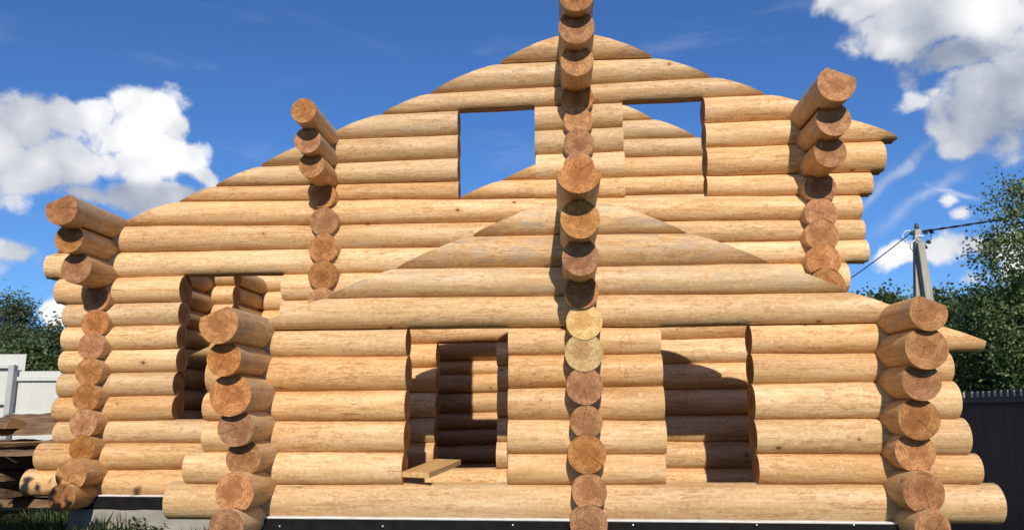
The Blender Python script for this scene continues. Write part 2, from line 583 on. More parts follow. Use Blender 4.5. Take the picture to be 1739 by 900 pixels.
def box_vf(x0, x1, y0, y1, z0, z1, V, Fc):
    n = len(V)
    V += [(x0, y0, z0), (x1, y0, z0), (x1, y1, z0), (x0, y1, z0), (x0, y0, z1), (x1, y0, z1), (x1, y1, z1), (x0, y1, z1)]
    Fc += [(n, n + 3, n + 2, n + 1), (n + 4, n + 5, n + 6, n + 7), (n, n + 1, n + 5, n + 4), (n + 1, n + 2, n + 6, n + 5),
           (n + 2, n + 3, n + 7, n + 6), (n + 3, n, n + 4, n + 7)]


def box(name, x0, x1, y0, y1, z0, z1, mat, parent=None):
    V, Fc = [], []
    cx, cy, cz = (x0 + x1) / 2, (y0 + y1) / 2, (z0 + z1) / 2
    box_vf(x0 - cx, x1 - cx, y0 - cy, y1 - cy, z0 - cz, z1 - cz, V, Fc)
    return link_mesh(name, V, Fc, mat, parent, (cx, cy, cz))


def tube_vf(pts, radii, sides, V, Fc):
    """a swept tube along a list of points"""
    n0 = len(V)
    up = Vector((0.31, 0.17, 0.93))
    for i, p in enumerate(pts):
        p = Vector(p)
        a = Vector(pts[max(i - 1, 0)])
        c = Vector(pts[min(i + 1, len(pts) - 1)])
        t = (c - a).normalized()
        u = t.cross(up)
        if u.length < 1e-3:
            u = t.cross(Vector((1, 0, 0)))
        u.normalize()
        w = t.cross(u)
        for k in range(sides):
            an = 2 * math.pi * k / sides
            V.append(tuple(p + (u * math.cos(an) + w * math.sin(an)) * radii[i]))
    for i in range(len(pts) - 1):
        for k in range(sides):
            a = n0 + i * sides + k
            b2 = n0 + i * sides + (k + 1) % sides
            Fc.append((a, b2, b2 + sides, a + sides))
    Fc.append(tuple(n0 + k for k in reversed(range(sides))))
    Fc.append(tuple(n0 + (len(pts) - 1) * sides + k for k in range(sides)))


# ------------------------------------------------------------------ the setting
DA, DB, DC = 7.0, 8.8, 13.45           # distance of the three cross walls
GV, GF = [], []
gx = [-600, -200, -60, -25] + [-20 + i * 0.8 for i in range(51)] + [25, 60, 200, 600]
gy = [-200, -60, -20] + [-8 + i * 0.8 for i in range(60)] + [50, 90, 200, 900]
for yy in gy:
    for xx in gx:
        zz = 0.0
        if abs(xx) < 22 and -9 < yy < 42:
            zz = 0.05 * noise.noise((xx * 0.35, yy * 0.35, 2.0))
        if yy > -9:
            t_ = min(1.0, max(0.0, (xx - 3.35) / 1.2))
            zz -= 0.95 * t_ * t_ * (3 - 2 * t_)
        GV.append((xx, yy, zz - 0.02))
for j in range(len(gy) - 1):
    for i in range(len(gx) - 1):
        a = j * len(gx) + i
        GF.append((a, a + 1, a + 1 + len(gx), a + len(gx)))
g = link_mesh('ground', GV, GF, M['ground'], smooth=True)
g['kind'] = 'structure'

# ------------------------------------------------------------------ the log house
house = empty('log_house', (0.2, DA, 0.0), 'unfinished roofless log house of peeled pine logs with two gables', 'house')
HINV = Matrix.Translation(house.location).inverted()
NSIDE = 30


def add_log(axis, s0, s1, perp, zf, rf, lower=None, cut0=None, cut1=None, weather=0.0, endmat=0, name='log', topcut=None, seed=None):
    """one log. axis 'x' or 'y'; from s0 to s1 along it; perp = the other horizontal coordinate;
    zf(s), rf(s) = centre height and radius; lower = (zf, rf) of the log below, whose crown grooves this one;
    cut0/cut1(z) = sloped cut positions; topcut(z, off) = profile trim for the end."""
    sd = random.random() * 100 if seed is None else seed
    L = s1 - s0
    segs = max(3, int(L / 0.16))
    sm = (s0 + s1) / 2
    zm = zf(sm)
    V, Fc, mi, sm_f = [], [], [], []
    prof = [(math.cos(2 * math.pi * (k + 0.5) / NSIDE), math.sin(2 * math.pi * (k + 0.5) / NSIDE)) for k in range(NSIDE)]

    def point(s, k, lim=True):
        c, sn = prof[k]
        r = rf(s)
        r *= 1 + 0.022 * noise.noise((s * 1.1 + sd, c * 0.8 + sd, sn * 0.8)) + 0.010 * noise.noise((s * 4 + sd, c * 2.5, sn * 2.5 + sd))
        y = r * c
        z = zf(s) + r * sn
        if lower is not None:
            zl, rl = lower[0](s), lower[1](s) * 1.0
            if abs(y) < rl and (len(lower) < 3 or s >= lower[2] - 0.004):
                z = max(z, zl + math.sqrt(rl * rl - y * y) + 0.003)
        if topcut is not None:
            z = topcut(s, y, z)
        return y, z

    ends = []
    for k in range(NSIDE):
        a, b = s0, s1
        for it in range(4):
            if cut0 is not None:
                a = max(s0, cut0(point(a, k)[1]))
            if cut1 is not None:
                b = min(s1, cut1(point(b, k)[1]))
        if cut0 is not None and a > s0:
            a += random.uniform(-.007, .007)
        if cut1 is not None and b < s1:
            b += random.uniform(-.007, .007)
        if a > b:
            a = b = (a + b) / 2
        ends.append((a, b))
    ts = [i / segs for i in range(segs + 1)]
    if lower is not None and len(lower) > 2 and s0 + .02 < lower[2] < s1 - .02:
        tl = (lower[2] - s0) / L
        ts = sorted([t for t in ts if abs(t - tl) > .03 / L] + [tl - .012 / L, tl])
        segs = len(ts) - 1
    for t in ts:
        for k in range(NSIDE):
            a, b = ends[k]
            s = a + (b - a) * t
            y, z = point(s, k)
            V.append((s - sm, y, z - zm))
    for i in range(segs):
        for k in range(NSIDE):
            a = i * NSIDE + k
            b = i * NSIDE + (k + 1) % NSIDE
            Fc.append((a, b, b + NSIDE, a + NSIDE))
            mi.append(0)
            sm_f.append(True)
    # the sawn ends, with a small worn bevel kept by separate vertices
    n = len(V)
    V += [V[k] for k in range(NSIDE)]
    Fc.append(tuple(n + k for k in range(NSIDE)))
    n = len(V)
    V += [V[segs * NSIDE + k] for k in range(NSIDE)]
    Fc.append(tuple(n + k for k in reversed(range(NSIDE))))
    mi += [1, 1]
    sm_f += [False, False]
    if axis == 'y':                      # local x runs along world y, local y along world -x
        loc = Vector((perp, sm, zm))
    else:
        loc = Vector((sm, perp, zm))
        # winding is mirrored below for the x logs by construction
    me = bpy.data.meshes.new(name)
    me.from_pydata(V, [], [tuple(reversed(f)) for f in Fc])
    me.materials.append(M['log'])
    me.materials.append(M['end_fresh'] if endmat else M['end'])
    me.polygons.foreach_set('material_index', mi)
    me.polygons.foreach_set('use_smooth', sm_f)
    me.update()
    o = bpy.data.objects.new(name, me)
    COL.objects.link(o)
    o.parent = house
    o.location = HINV @ loc
    if axis == 'y':
        o.rotation_euler = (0, 0, math.pi / 2)
    o['weather'] = float(weather)
    return o


def line_through(p, q):
    """z as a linear function of x through two points"""
    k = (q.z - p.z) / (q.x - p.x)
    return lambda s: p.z + k * (s - p.x)


def inv_line(p, q):
    k = (q.x - p.x) / (q.z - p.z)
    return lambda z: p.x + k * (z - p.z)


def cross_wall(Y, joints, pxL, pxR, xl, xr, openings, roofL, roofR, weather, outs=None, off=0.0, bulge=1.064):
    """joints: list of (py at pxL, py at pxR) from the bottom up; openings: (i0, i1, x0, x1) remove courses i0..i1-1"""
    Yj = Y - 0.05
    lines = []
    for n_, (a, b) in enumerate(joints):
        f_ = line_through(P(pxL, a, Yj), P(pxR, b, Yj))
        lines.append(lambda s, f_=f_, n_=n_: f_(s) + (0.011 * noise.noise((s * .55, n_ * 7.3, Y)) + .004 * noise.noise((s * 2.3, n_ * 3.1, Y)) if 0 < n_ else 0.0))
    prev = None
    made, courses = [], []
    for i in range(len(lines) - 1):
        lo, hi = lines[i], lines[i + 1]
        zf = (lambda s, lo=lo, hi=hi: (lo(s) + hi(s)) / 2)
        rf = (lambda s, lo=lo, hi=hi: (hi(s) - lo(s)) / 2 * bulge)
        a, b = xl, xr
        if outs and i in outs:
            a = outs[i][0] if outs[i][0] is not None else a
            b = outs[i][1] if outs[i][1] is not None else b
        a += random.uniform(-.03, .03)
        b += random.uniform(-.03, .03)
        spans = [(a, b)]
        for (i0, i1, x0, x1) in openings:
            if i0 <= i < i1:
                new = []
                for (p, q) in spans:
                    if x0 < q and x1 > p:
                        if p < x0:
                            new.append((p, x0 + random.uniform(-.008, .008)))
                        if q > x1:
                            new.append((x1 + random.uniform(-.008, .008), q))
                    else:
                        new.append((p, q))
                spans = new
        for (p, q) in spans:
            if q - p < 0.05:
                continue
            zt = lambda s: zf(s) + rf(s)
            w_ = weather(i) if callable(weather) else weather
            # skip what the roof line removes altogether
            lx = roofL(lo((p + q) / 2)) if roofL else -99
            rx = roofR(lo((p + q) / 2)) if roofR else 99
            if lx > q or rx < p:
                continue
            made.append((i, p, q, add_log('x', p, q, Y + random.uniform(-.012, .012), zf, rf, prev, roofL, roofR, w_)))
        prev = (zf, rf)
        courses.append(prev)
    return courses, made


def px_x(px, py, Y):
    return P(px, py, Y).x


# --- front wall: the lower gable
JA = [(882, 887), (821, 822), (768, 770), (714, 712), (664, 651), (606, 599), (560, 551), (507, 498), (459, 448), (403, 395), (349, 343)]
YfA = DA - 0.12
rA_L = inv_line(P(790, 402, YfA), P(545, 507, YfA))
rA_R = inv_line(P(1175, 395, YfA), P(1430, 489, YfA))
XA0, XA1 = px_x(446, 650, DA), px_x(1510, 650, DA)      # axes of the two side walls
opA = [(1, 6, px_x(688, 690, DA - .1), px_x(863, 690, DA - .1)), (1, 6, px_x(1128, 690, DA - .1), px_x(1282, 690, DA - .1))]
outA = {0: (px_x(293, 850, DA), px_x(1696, 858, DA)), 1: (px_x(322, 795, DA), px_x(1658, 795, DA)),
        2: (px_x(352, 740, DA), px_x(1629, 740, DA)), 3: (px_x(358, 690, DA), px_x(1617, 690, DA)), 4: (px_x(362, 640, DA), px_x(1613, 640, DA)),
        5: (px_x(318, 600, DA), px_x(1660, 590, DA)), 6: (px_x(318, 600, DA), px_x(1660, 590, DA))}
CA, LA = cross_wall(DA, JA, 560, 1400, XA0 - .4, XA1 + .4, opA, rA_L, rA_R, lambda i: 0.0 if i < 7 else 0.22 + .06 * (i - 7), outA)

# --- middle wall: the tall gable
JB = [(842, 842), (797, 795), (752, 749), (714, 703), (672, 659), (631, 615), (592, 573), (552, 535), (513, 498), (470, 449), (427, 410),
      (384, 374), (343, 333), (318, 297), (288, 249), (248, 206), (212, 163), (184, 128), (133, 91), (85, 49)]
YfB = DB - 0.12
rB_L = inv_line(P(840, 108, YfB), P(228, 370, YfB))
rB_R = inv_line(P(1120, 98, YfB), P(1350, 174, YfB))
XB0 = -5.39
opB = [(3, 9, px_x(301, 600, DB - .1), px_x(478, 500, DB - .1)),
       (1, 6, px_x(742, 690, DB), px_x(845, 690, DB)),
       (12, 16, px_x(778, 270, DB - .1), px_x(909, 270, DB - .1)),
       (12, 16, px_x(1059, 260, DB - .1), px_x(1198, 260, DB - .1))]
outB = {0: (px_x(51, 820, DB), None), 1: (px_x(75, 775, DB), None), 2: (px_x(101, 735, DB), None)}
for i in range(3, 9):
    outB[i] = (px_x(103 + (i - 2) * 3.2, 700 - i * 20, DB), None)
outB[8] = (px_x(104, 490, DB), None)
outB[9] = (px_x(87, 445, DB), px_x(1469, 470, DB))
outB[10] = (px_x(78, 425, DB), px_x(1463, 430, DB))
outB[11] = (px_x(78, 425, DB), px_x(1459, 390, DB))
outB[12] = (None, px_x(1475, 315, DB))
outB[13] = (None, px_x(1496, 270, DB))
outB[14] = (None, px_x(1521, 240, DB))
outB[15] = (None, px_x(1521, 240, DB))
cross_wall(DB, JB, 300, 1300, XB0 - .4, XA1 + .36, opB, rB_L, rB_R, lambda i: 0.0 if i < 15 else 0.05 + 0.05 * (i - 14), outB)

# --- rear cross wall seen through the openings
ysC = [814, 783, 752, 725, 697, 663, 632, 608, 577, 546, 515, 484, 453, 422, 391, 360, 335, 304, 271, 240, 208, 178, 150]
JC = [(y + 6, y - 6) for y in ysC]
YfC = DC - 0.12
_c1, _c2 = inv_line(P(780, 336, YfC), P(910, 281, YfC)), inv_line(P(910, 281, YfC), P(1040, 176, YfC))
_zc1, _zc0 = P(910, 281, YfC).z, P(640, 410, YfC).z
rC_L = lambda z: -99.0 if z < _zc0 else (_c1(z) if z < _zc1 else _c2(z))
rC_R = inv_line(P(1075, 187, YfC), P(1195, 237, YfC))
opC = []
cross_wall(DC, JC, 700, 1200, XB0 - .3, XA1 + .3, opC, rC_L, rC_R, 0.0)


def ridge_trim(zc, R):
    # the lower roof's ridge log: shoulders sawn level, a rounded tenon left on top
    return lambda s, y, z: min(z, zc + 0.62 * R * math.sqrt(max(0.0, 1 - (y / (0.73 * R)) ** 2)))


def slope_trim(sign, k=0.42, h=0.72):
    # sawn along the roof slope; sign +1 = falls to the left
    return lambda zc, R: (lambda s, y, z: min(z, zc + h * R - sign * k * y))


# --- side and middle walls: logs running back from the front, their ends stepping out
def end_wall(X, ends, yback, wts=None, fresh=(), trims=None, ydef=None):
    """ends from the bottom up: (px, py, r_px, yfront or None). Depth from px where it can be read."""
    prev = None
    for n_, e in enumerate(ends):
        px, py, rp, yf = e[:4]
        if yf is None:
            d = ray(px, py)
            yf = d.y * (X - EYE.x) / d.x
        p = P(px, py, yf)
        q = P(px + rp, py, yf)
        R = (q - p).length
        x = p.x
        back = yback[n_] if isinstance(yback, list) else yback
        z0, R0 = p.z, R
        zf = (lambda s, z0=z0: z0)
        rf = (lambda s, R0=R0, y0=yf: R0 * (1.0 - 0.015 * (s - y0)))
        tc_ = trims[n_](z0, R0) if trims and n_ in trims else None
        o = add_log('y', yf, back, x, zf, rf, prev, None, None, (wts[n_] if wts else 0.25), 1 if n_ in fresh else 0, topcut=tc_)
        prev = (zf, rf, yf)


# front wall, left corner
end_wall(XA0, [(384, 895, 30, DA - .62), (398.6, 836, 33, DA - .58), (413, 777, 30, DA - .46), (400, 726, 31, DA - .58), (391, 670, 35, DA - .66), (380, 609, 29, DA - .78), (371, 550, 33, DA - .9)],
         DC, [.1, .1, .15, .2, .3, .4, .55], trims={6: slope_trim(1)})
# front wall, right corner
end_wall(XA1, [(1584, 897, 31, DA - .5), (1569, 836, 36, DA - .46), (1555, 767, 35, DA - .36), (1561, 711, 36, DA - .46), (1565, 647, 34, DA - .55), (1574, 591, 37, DA - .66), (1577, 530, 33, DA - .72)],
         DC, [.1, .1, .15, .2, .25, .3, .35], trims={6: slope_trim(-1)})
# front wall, middle
XM = px_x(990, 650, DA)


end_wall(XM, [(1000, 890, 32, DA - .36), (1001, 835, 30, DA - .35), (997, 771, 33, DA - .35), (996, 716, 28, DA - .34), (993, 655, 32, DA - .35), (992, 598, 33, DA - .36), (992, 546, 31, DA - .37),
              (988, 495, 29, DA - .40), (986, 437, 32, DA - .78), (985, 372, 34, DA - .98), (983, 290, 39.5, DA - 1.2)],
         DA + .35, [.1, .1, .1, .1, .1, .1, .1, .3, .4, .45, .5], fresh=(5, 6), trims={10: ridge_trim})
# tall wall, left outer corner
end_wall(XB0, [(105, 845, 23, DB - .55), (120, 807, 26, DB - .5), (139, 761, 22, DB - .3), (141, 719, 23.5, DB - .3), (146, 675, 22.5, DB - .27), (151, 631, 23, DB - .25), (154, 588, 22.5, DB - .25),
               (161, 549, 23, DB - .2), (163, 507, 22.5, DB - .2), (129, 455, 26, DB - .62), (117, 405, 24, DB - .78), (104, 355, 27, DB - 1.02)],
         DC, [.1, .1, .1, .1, .1, .1, .1, .1, .1, .3, .35, .4], trims={11: slope_trim(1)})
# tall wall, middle left
XBL = px_x(560, 420, DB)
end_wall(XBL, [(546, 512, 24, DB - .22), (548, 467, 25, DB - .22), (549, 421, 25, DB - .22), (550, 376, 24, DB - .22), (548, 332, 22, DB - .22), (529, 280, 22, DB - .62), (522, 238, 22.5, DB - .78), (515, 188, 21.5, DB - 1.0)],
         DC, [.2, .2, .2, .2, .2, .35, .4, .45])
# tall wall, right corner
XBR = px_x(1388, 400, DB)
end_wall(XBR, [(1406, 484, 30, DB - .25), (1399, 443, 30, DB - .25), (1396, 400, 29, DB - .25), (1394.5, 362, 28, DB - .25), (1393, 319, 28, DB - .25), (1410, 258, 28, DB - .66), (1416, 203, 30, DB - .85), (1421, 142, 33, DB - 1.1)],
         DC, [.2, .2, .2, .2, .2, .35, .4, .4], trims={7: slope_trim(-1)})
# tall wall, ridge
XBM = px_x(982, 240, DB)
end_wall(XBM, [(983, 285, 27, DB - .25), (983, 244, 26, DB - .25), (982, 205, 24.5, DB - .25), (981, 166, 27, DB - .25), (980, 103, 28, DB - .72), (979, 46, 31, DB - .92), (979, -8, 30, DB - 1.1)],
         DB + .35, [.2, .2, .2, .3, .4, .45, .45])
# short cross wall inside the left room, seen through the left window
YS = 11.4
XS0, XS1 = XB0 - .2, px_x(402, 500, YS)
zz = 0.55
prev = None
for k in range(11):
    zf = (lambda s, z0=zz: z0)
    rf = (lambda s: 0.15)
    add_log('x', XS0, XS1 + random.uniform(-.01, .01), YS, zf, rf, prev)
    prev = (zf, rf)
    zz += 0.285

# --- plinth, felt, sill foam and screws
ZP = P(950, 884, DA - .13).z
ZPB = P(250, 843, DB - .13).z


def plinth(x0, x1, y0, y1, ztop, nm=''):
    hp = house.location
    box('plinth', x0 - hp.x, x1 - hp.x, y0 - hp.y, y1 - hp.y, -0.3, ztop - 0.02, M['concrete'], house)


def felt_strip(x0, x1, yfront, ztop, drop):
    hp = house.location
    n = int((x1 - x0) / 0.12)
    V, Fc = [], []
    for i in range(n + 1):
        x = x0 + (x1 - x0) * i / n
        w_ = 0.006 * noise.noise((x * 3, 1, 0))
        d = drop + 0.012 * noise.noise((x * 4, 5, 0))
        for (yy, z2) in ((0.0, ztop), (-0.012 + w_, ztop - 0.003), (-0.014 + w_, ztop - d), (-0.008 + w_, ztop - d), (-0.006 + w_, ztop - 0.012), (0.0, ztop - 0.012)):
            V.append((x - hp.x, yfront + yy - hp.y, z2))
    for i in range(n):
        for k in range(6):
            a = i * 6 + k
            b = i * 6 + (k + 1) % 6
            Fc.append((a, b, b + 6, a + 6))
    Fc += [tuple(reversed(range(6))), tuple(n * 6 + k for k in range(6))]
    return link_mesh('roofing_felt', V, Fc, M['felt'], house)


def foam_strip(x0, x1, yfront, z):
    hp = house.location
    n = int((x1 - x0) / 0.1)
    V, Fc = [], []
    for i in range(n + 1):
        x = x0 + (x1 - x0) * i / n
        w_ = 0.006 * noise.noise((x * 2.2, 8, 0))
        for (yy, z2) in ((0.12, 0.004), (-0.016 + w_, 0.004), (-0.02 + w_, 0.012 + w_ * .6), (-0.01 + w_, 0.020 + w_ * .8), (0.12, 0.020)):
            V.append((x - hp.x, yfront + yy - hp.y, z + z2))
    for i in range(n):
        for k in range(5):
            a = i * 5 + k
            b = i * 5 + (k + 1) % 5
            Fc.append((a, b, b + 5, a + 5))
    Fc += [tuple(reversed(range(5))), tuple(n * 5 + k for k in range(5))]
    link_mesh('sill_foam', V, Fc, M['foam'], house, smooth=False)


fA = DA - 0.16
plinth(XA0 - .14, XA1 + .14, fA, fA + .36, ZP)
plinth(XA0 - .14, XA0 + .22, fA + .36, DB - .16, ZP)
plinth(XA1 - .22, XA1 + .14, fA + .36, DB - .16, ZP)
plinth(XB0 - .14, XA1 + .14, DB - .16, DB + .2, ZPB)
plinth(XB0 - .14, XB0 + .22, DB + .2, DC + .2, ZPB)
fsA = felt_strip(XA0 - .15, XA1 + .15, fA - .002, ZP, 0.2)
felt_strip(XB0 - .15, XA0 - .16, DB - .162, ZPB, 0.13)
foam_strip(XA0 - .1, XA1 + .1, fA, ZP)
foam_strip(XB0 - .1, XA0 - .2, DB - .16, ZPB)
for sx in (475, 650, 871, 1075, 1285, 1450):
    p = P(sx, 893 if sx < 800 else 891, fA - .016)
    V, Fc = [], []
    for j in range(4):
        rr = 0.011 * math.cos(j * 0.5)
        for k in range(10):
            an = k * math.pi / 5
            V.append((rr * math.cos(an), -0.010 * math.sin(j * 0.5), rr * math.sin(an)))
    for j in range(3):
        for k in range(10):
            a, b = j * 10 + k, j * 10 + (k + 1) % 10
            Fc.append((a, b, b + 10, a + 10))
    Fc.append(tuple(30 + k for k in range(10)))
    link_mesh('screw', V, Fc, M['steel'], fsA, HINV @ p)


# ------------------------------------------------------------------ loose plank lying in the left opening
def plank_obj(name, pts, w, t, mat):
    """board from point a to point b, width w (across, level), thickness t, with roughly sawn ends"""
    a, b = Vector(pts[0]), Vector(pts[1])
    L = (b - a).length
    n = 8
    V, Fc = [], []
    for i in range(n + 1):
        s = -L / 2 + L * i / n
        e = 0.006 * noise.noise((s * 2, w * 9, 3))
        sk = 0.04 if i in (0, n) else 0
        for (y, z) in ((-w / 2, -t / 2), (w / 2, -t / 2), (w / 2, t / 2), (-w / 2, t / 2)):
            V.append((s + sk * y / w, y + e, z + e * .5))
    for i in range(n):
        for k in range(4):
            p, q = i * 4 + k, i * 4 + (k + 1) % 4
            Fc.append((p, p + 4, q + 4, q))
    Fc += [(0, 1, 2, 3), (n * 4 + 3, n * 4 + 2, n * 4 + 1, n * 4)]
    o = link_mesh(name, V, Fc, mat)
    o.location = (a + b) / 2
    d = (b - a).normalized()
    o.rotation_euler = d.to_track_quat('X', 'Z').to_euler()
    return o


pa = P(706, 806, DA - .16)
pb = P(762, 784, DA + .75)
pb.z = pa.z + 0.05
pk = plank_obj('plank', (pa, pb), 0.27, 0.046, M['plank'])
tag(pk, 'loose sawn plank lying across the sill of the left ground-floor opening', 'plank')


# ------------------------------------------------------------------ carpenters' red crayon marks on the front logs
GLY = {'6': [[(.42, .95), (.12, .6), (.05, .25), (.25, .02), (.48, .15), (.45, .42), (.22, .5), (.07, .35)]],
       'A': [[(0, 0), (.28, 1), (.5, 0)], [(.1, .38), (.42, .42)]],
       '1': [[(0, .7), (.22, 1), (.18, 0)]],
       '-': [[(0, .5), (.3, .52)]]}


def crayon(px, py, text, course, size):
    p = P(px, py, DA - .15)
    zf, rf = CA[course]
    V, Fc = [], []
    x = p.x
    for ch in text:
        for st in GLY[ch]:
            pts = []
            for a, b in zip(st[:-1], st[1:]):
                for k in range(5):
                    t = k / 5
                    pts.append((a[0] + (b[0] - a[0]) * t, a[1] + (b[1] - a[1]) * t))
            pts.append(st[-1])
            wld = []
            for (u, v) in pts:
                xx = x + u * size
                z2 = p.z + v * size * 1.15 - size * .5
                r = rf(xx) * 1.02
                dz = z2 - zf(xx)
                yy = DA - math.sqrt(max(1e-4, r * r - dz * dz)) - .002
                wld.append((xx - p.x, yy - p.y, z2 - p.z))
            tube_vf(wld, [0.0016] * len(wld), 5, V, Fc)
        x += size * .62
    lg = next(o for (i, a, b, o) in LA if i == course and a <= p.x <= b)
    link_mesh('crayon_mark', V, Fc, M['red_crayon'], lg, (HINV @ p) - lg.location)


crayon(890, 482, '11-A', 7, .085)
crayon(884, 530, '16A', 6, .09)
crayon(1046, 481, '1-A', 7, .08)
crayon(1052, 580, '6A', 5, .10)
crayon(1050, 632, '16', 4, .08)


# ------------------------------------------------------------------ fences
def corrugated(name, a, b, zb, zt, mats, parent, pitch, rib, depth, base, tip=0.0):
    """profiled sheet from a to b (xy), heights zb..zt; ribs towards -normal; a thin folded solid"""
    a, b = Vector((a[0], a[1], 0)), Vector((b[0], b[1], 0))
    L = (b - a).length
    t = (b - a) / L
    nrm = Vector((t.y, -t.x, 0))
    if nrm.dot(EYE - a) < 0:
        nrm = -nrm
    prof = []
    n = max(1, round(L / pitch))
    pitch = L / n
    for i in range(n):
        u = i * pitch
        prof += [(u, 0), (u + pitch - rib, 0), (u + pitch - rib * .8, depth), (u + pitch - rib * .2, depth)]
    prof.append((n * pitch, 0))
    V, Fc, mi = [], [], []
    zs = [zb, zt - tip, zt] if tip else [zb, zt]
    for (u, d) in prof:
        for z in zs:
            V.append(tuple(a + t * u + nrm * d + Vector((0, 0, z)) - base))
    m = len(zs)
    for i in range(len(prof) - 1):
        for j in range(m - 1):
            Fc.append((i * m + j, (i + 1) * m + j, (i + 1) * m + j + 1, i * m + j + 1))
            mi.append(1 if (tip and j == m - 2 and i % 4 in (1, 2, 3)) else 0)
    return link_mesh(name, V, Fc, mats, parent, mat_idx=mi)


# dark brown sheet fence on the right
fr = [(1470, 19.0), (1655, 14.9), (1739, 13.0), (1840, 11.2), (1990, 9.6)]
pts = []
for px, Y in fr:
    q = P(px, 690, Y)
    pts.append(Vector((q.x, q.y, 0)))
fence = empty('sheet_metal_fence', (pts[1].x, pts[1].y, -1.0), 'dark brown ribbed sheet metal fence right of the log house', 'fence')
for i in range(len(pts) - 1):
    a, b = pts[i], pts[i + 1]
    n = max(1, round((b - a).length / 1.15))
    for k in range(n):
        p, q = a + (b - a) * (k / n), a + (b - a) * ((k + 1) / n)
        corrugated('sheet', p, q, -.05, 1.70, [M['brown_metal'], M['pale_tip']], fence, .23, .07, .011, fence.location, .10)
        corrugated('base_sheet', p + Vector((-.04, -.01, 0)), q + Vector((-.04, -.01, 0)), -1.1, 0.02, [M['brown_metal']], fence, .23, .07, .011, fence.location)
    t = (b - a).normalized()
    nr = Vector((t.y, -t.x, 0))
    if nr.dot(EYE - a) < 0:
        nr = -nr
    for zc in (1.53, .35):
        V, Fc = [], []
        o1 = nr * .03
        o2 = nr * .075
        for e in (a, b):
            for (o, z) in ((o1, zc - .03), (o2, zc - .03), (o2, zc + .03), (o1, zc + .03)):
                V.append(tuple(e + o + Vector((0, 0, z)) - fence.location))
        Fc = [(0, 1, 5, 4), (1, 2, 6, 5), (2, 3, 7, 6), (3, 0, 4, 7), (3, 2, 1, 0), (4, 5, 6, 7)]
        if zc > 1:
            link_mesh('rail', V, Fc, M['brown_trim'], fence)

# white sheet fence and gate on the left
YW = 13.0
wf = empty('white_fence', (P(60, 690, YW).x, YW, 0), 'white sheet metal fence panel behind the stack of slabs', 'fence')
x0, x1 = px_x(26, 690, YW), px_x(330, 690, YW)
zt = P(80, 630, YW).z
nw = 4
for k in range(nw):
    a, b = x0 + (x1 - x0) * k / nw, x0 + (x1 - x0) * (k + 1) / nw
    corrugated('sheet', (a, YW), (b, YW), 0.1, zt, [M['white_metal']], wf, .10, .05, .004, wf.location)
for zy in (643, 705):
    z = P(80, zy, YW).z
    box('rail', x0 - wf.location.x, x1 - wf.location.x, -.055, -.016, z - .035, z + .035, M['white_metal'], wf)
gt = empty('white_gate', (P(0, 690, YW).x, YW, 0), 'taller white sheet metal gate at the left edge of the picture', 'gate')
gx0, gx1 = px_x(-190, 690, YW), px_x(31, 690, YW)
zg = P(10, 601, YW).z
for k in range(2):
    a, b = gx0 + (gx1 - gx0) * k / 2, gx0 + (gx1 - gx0) * (k + 1) / 2
    corrugated('sheet', (a, YW + .06), (b, YW + .06), 0.1, zg, [M['white_metal']], gt, .10, .05, .004, gt.location)
gpx = px_x(19, 660, YW - .1)
box('gate_post', gpx - .05 - gt.location.x, gpx + .05 - gt.location.x, -.16, -.06, 0, P(20, 621, YW).z, M['grey_metal'], gt)
for zy, nm in ((622, 'gate_bar'), (684, 'gate_bar')):
    z = P(10, zy, YW).z
    box(nm, gx0 - gt.location.x, gpx - .06 - gt.location.x, -.03, .03, z - .03, z + .03, M['white_metal'], gt)


# ------------------------------------------------------------------ stack of bark-edged slabs on the left
def slab(a, b, w, t, mat, name='slab_board', bow=0.0, flip=False):
    """an offcut: sawn flat on one side, round bark on the other, ragged edges"""
    a, b = Vector(a), Vector(b)
    L = (b - a).length
    n, m = 22, 9
    V, Fc, mi = [], [], []
    sd = random.random() * 50
    for i in range(n + 1):
        s = -L / 2 + L * i / n
        taper = min(1.0, (i + .9) / 2.2, (n - i + .9) / 2.2)
        wl = w / 2 * (1 + .35 * noise.noise((s * 1.7 + sd, 0, 0))) * (0.55 + .45 * taper)
        wr = w / 2 * (1 + .35 * noise.noise((s * 1.9 + sd, 7, 0))) * (0.55 + .45 * taper)
        zb = bow * (1 - (2 * s / L) ** 2) + .012 * noise.noise((s * 3 + sd, 3, 0))
        for k in range(m):
            u = -1 + 2 * k / (m - 1)
            y = u * (wl if u < 0 else wr)
            z = zb - t * math.sqrt(max(0, 1 - u * u)) * (1 + .25 * noise.noise((s * 5 + sd, u * 2, 4)))
            V.append((s, y, -z if flip else z))
        for k in (m - 2, m - 5, 1):
            u = -1 + 2 * k / (m - 1)
            y = u * (wl if u < 0 else wr)
            V.append((s, y, -(zb + .004) if flip else zb + .004))
    mm = m + 3
    for i in range(n):
        for k in range(mm):
            p, q = i * mm + k, i * mm + (k + 1) % mm
            f = (p, q, q + mm, p + mm)
            Fc.append(f if not flip else f[::-1])
            mi.append(1 if k < m - 1 else 0)
    Fc += [tuple(reversed(range(mm))), tuple(n * mm + k for k in range(mm))]
    mi += [0, 0]
    o = link_mesh(name, V, Fc, [mat, M['bark']], mat_idx=mi, smooth=False)
    o.location = (a + b) / 2
    o.rotation_euler = (b - a).normalized().to_track_quat('X', 'Z').to_euler()
    return o


G = 'offcut slabs stacked left of the house'


def slab_px(pxa, ya, pxb, yb, Y, w, t, label, mat='slab', flip=False, dY=0.0):
    o = slab(P(pxa, ya, Y), P(pxb, yb, Y + dY), w, t, M[mat], flip=flip)
    tag(o, label, 'slab', G)
    return o


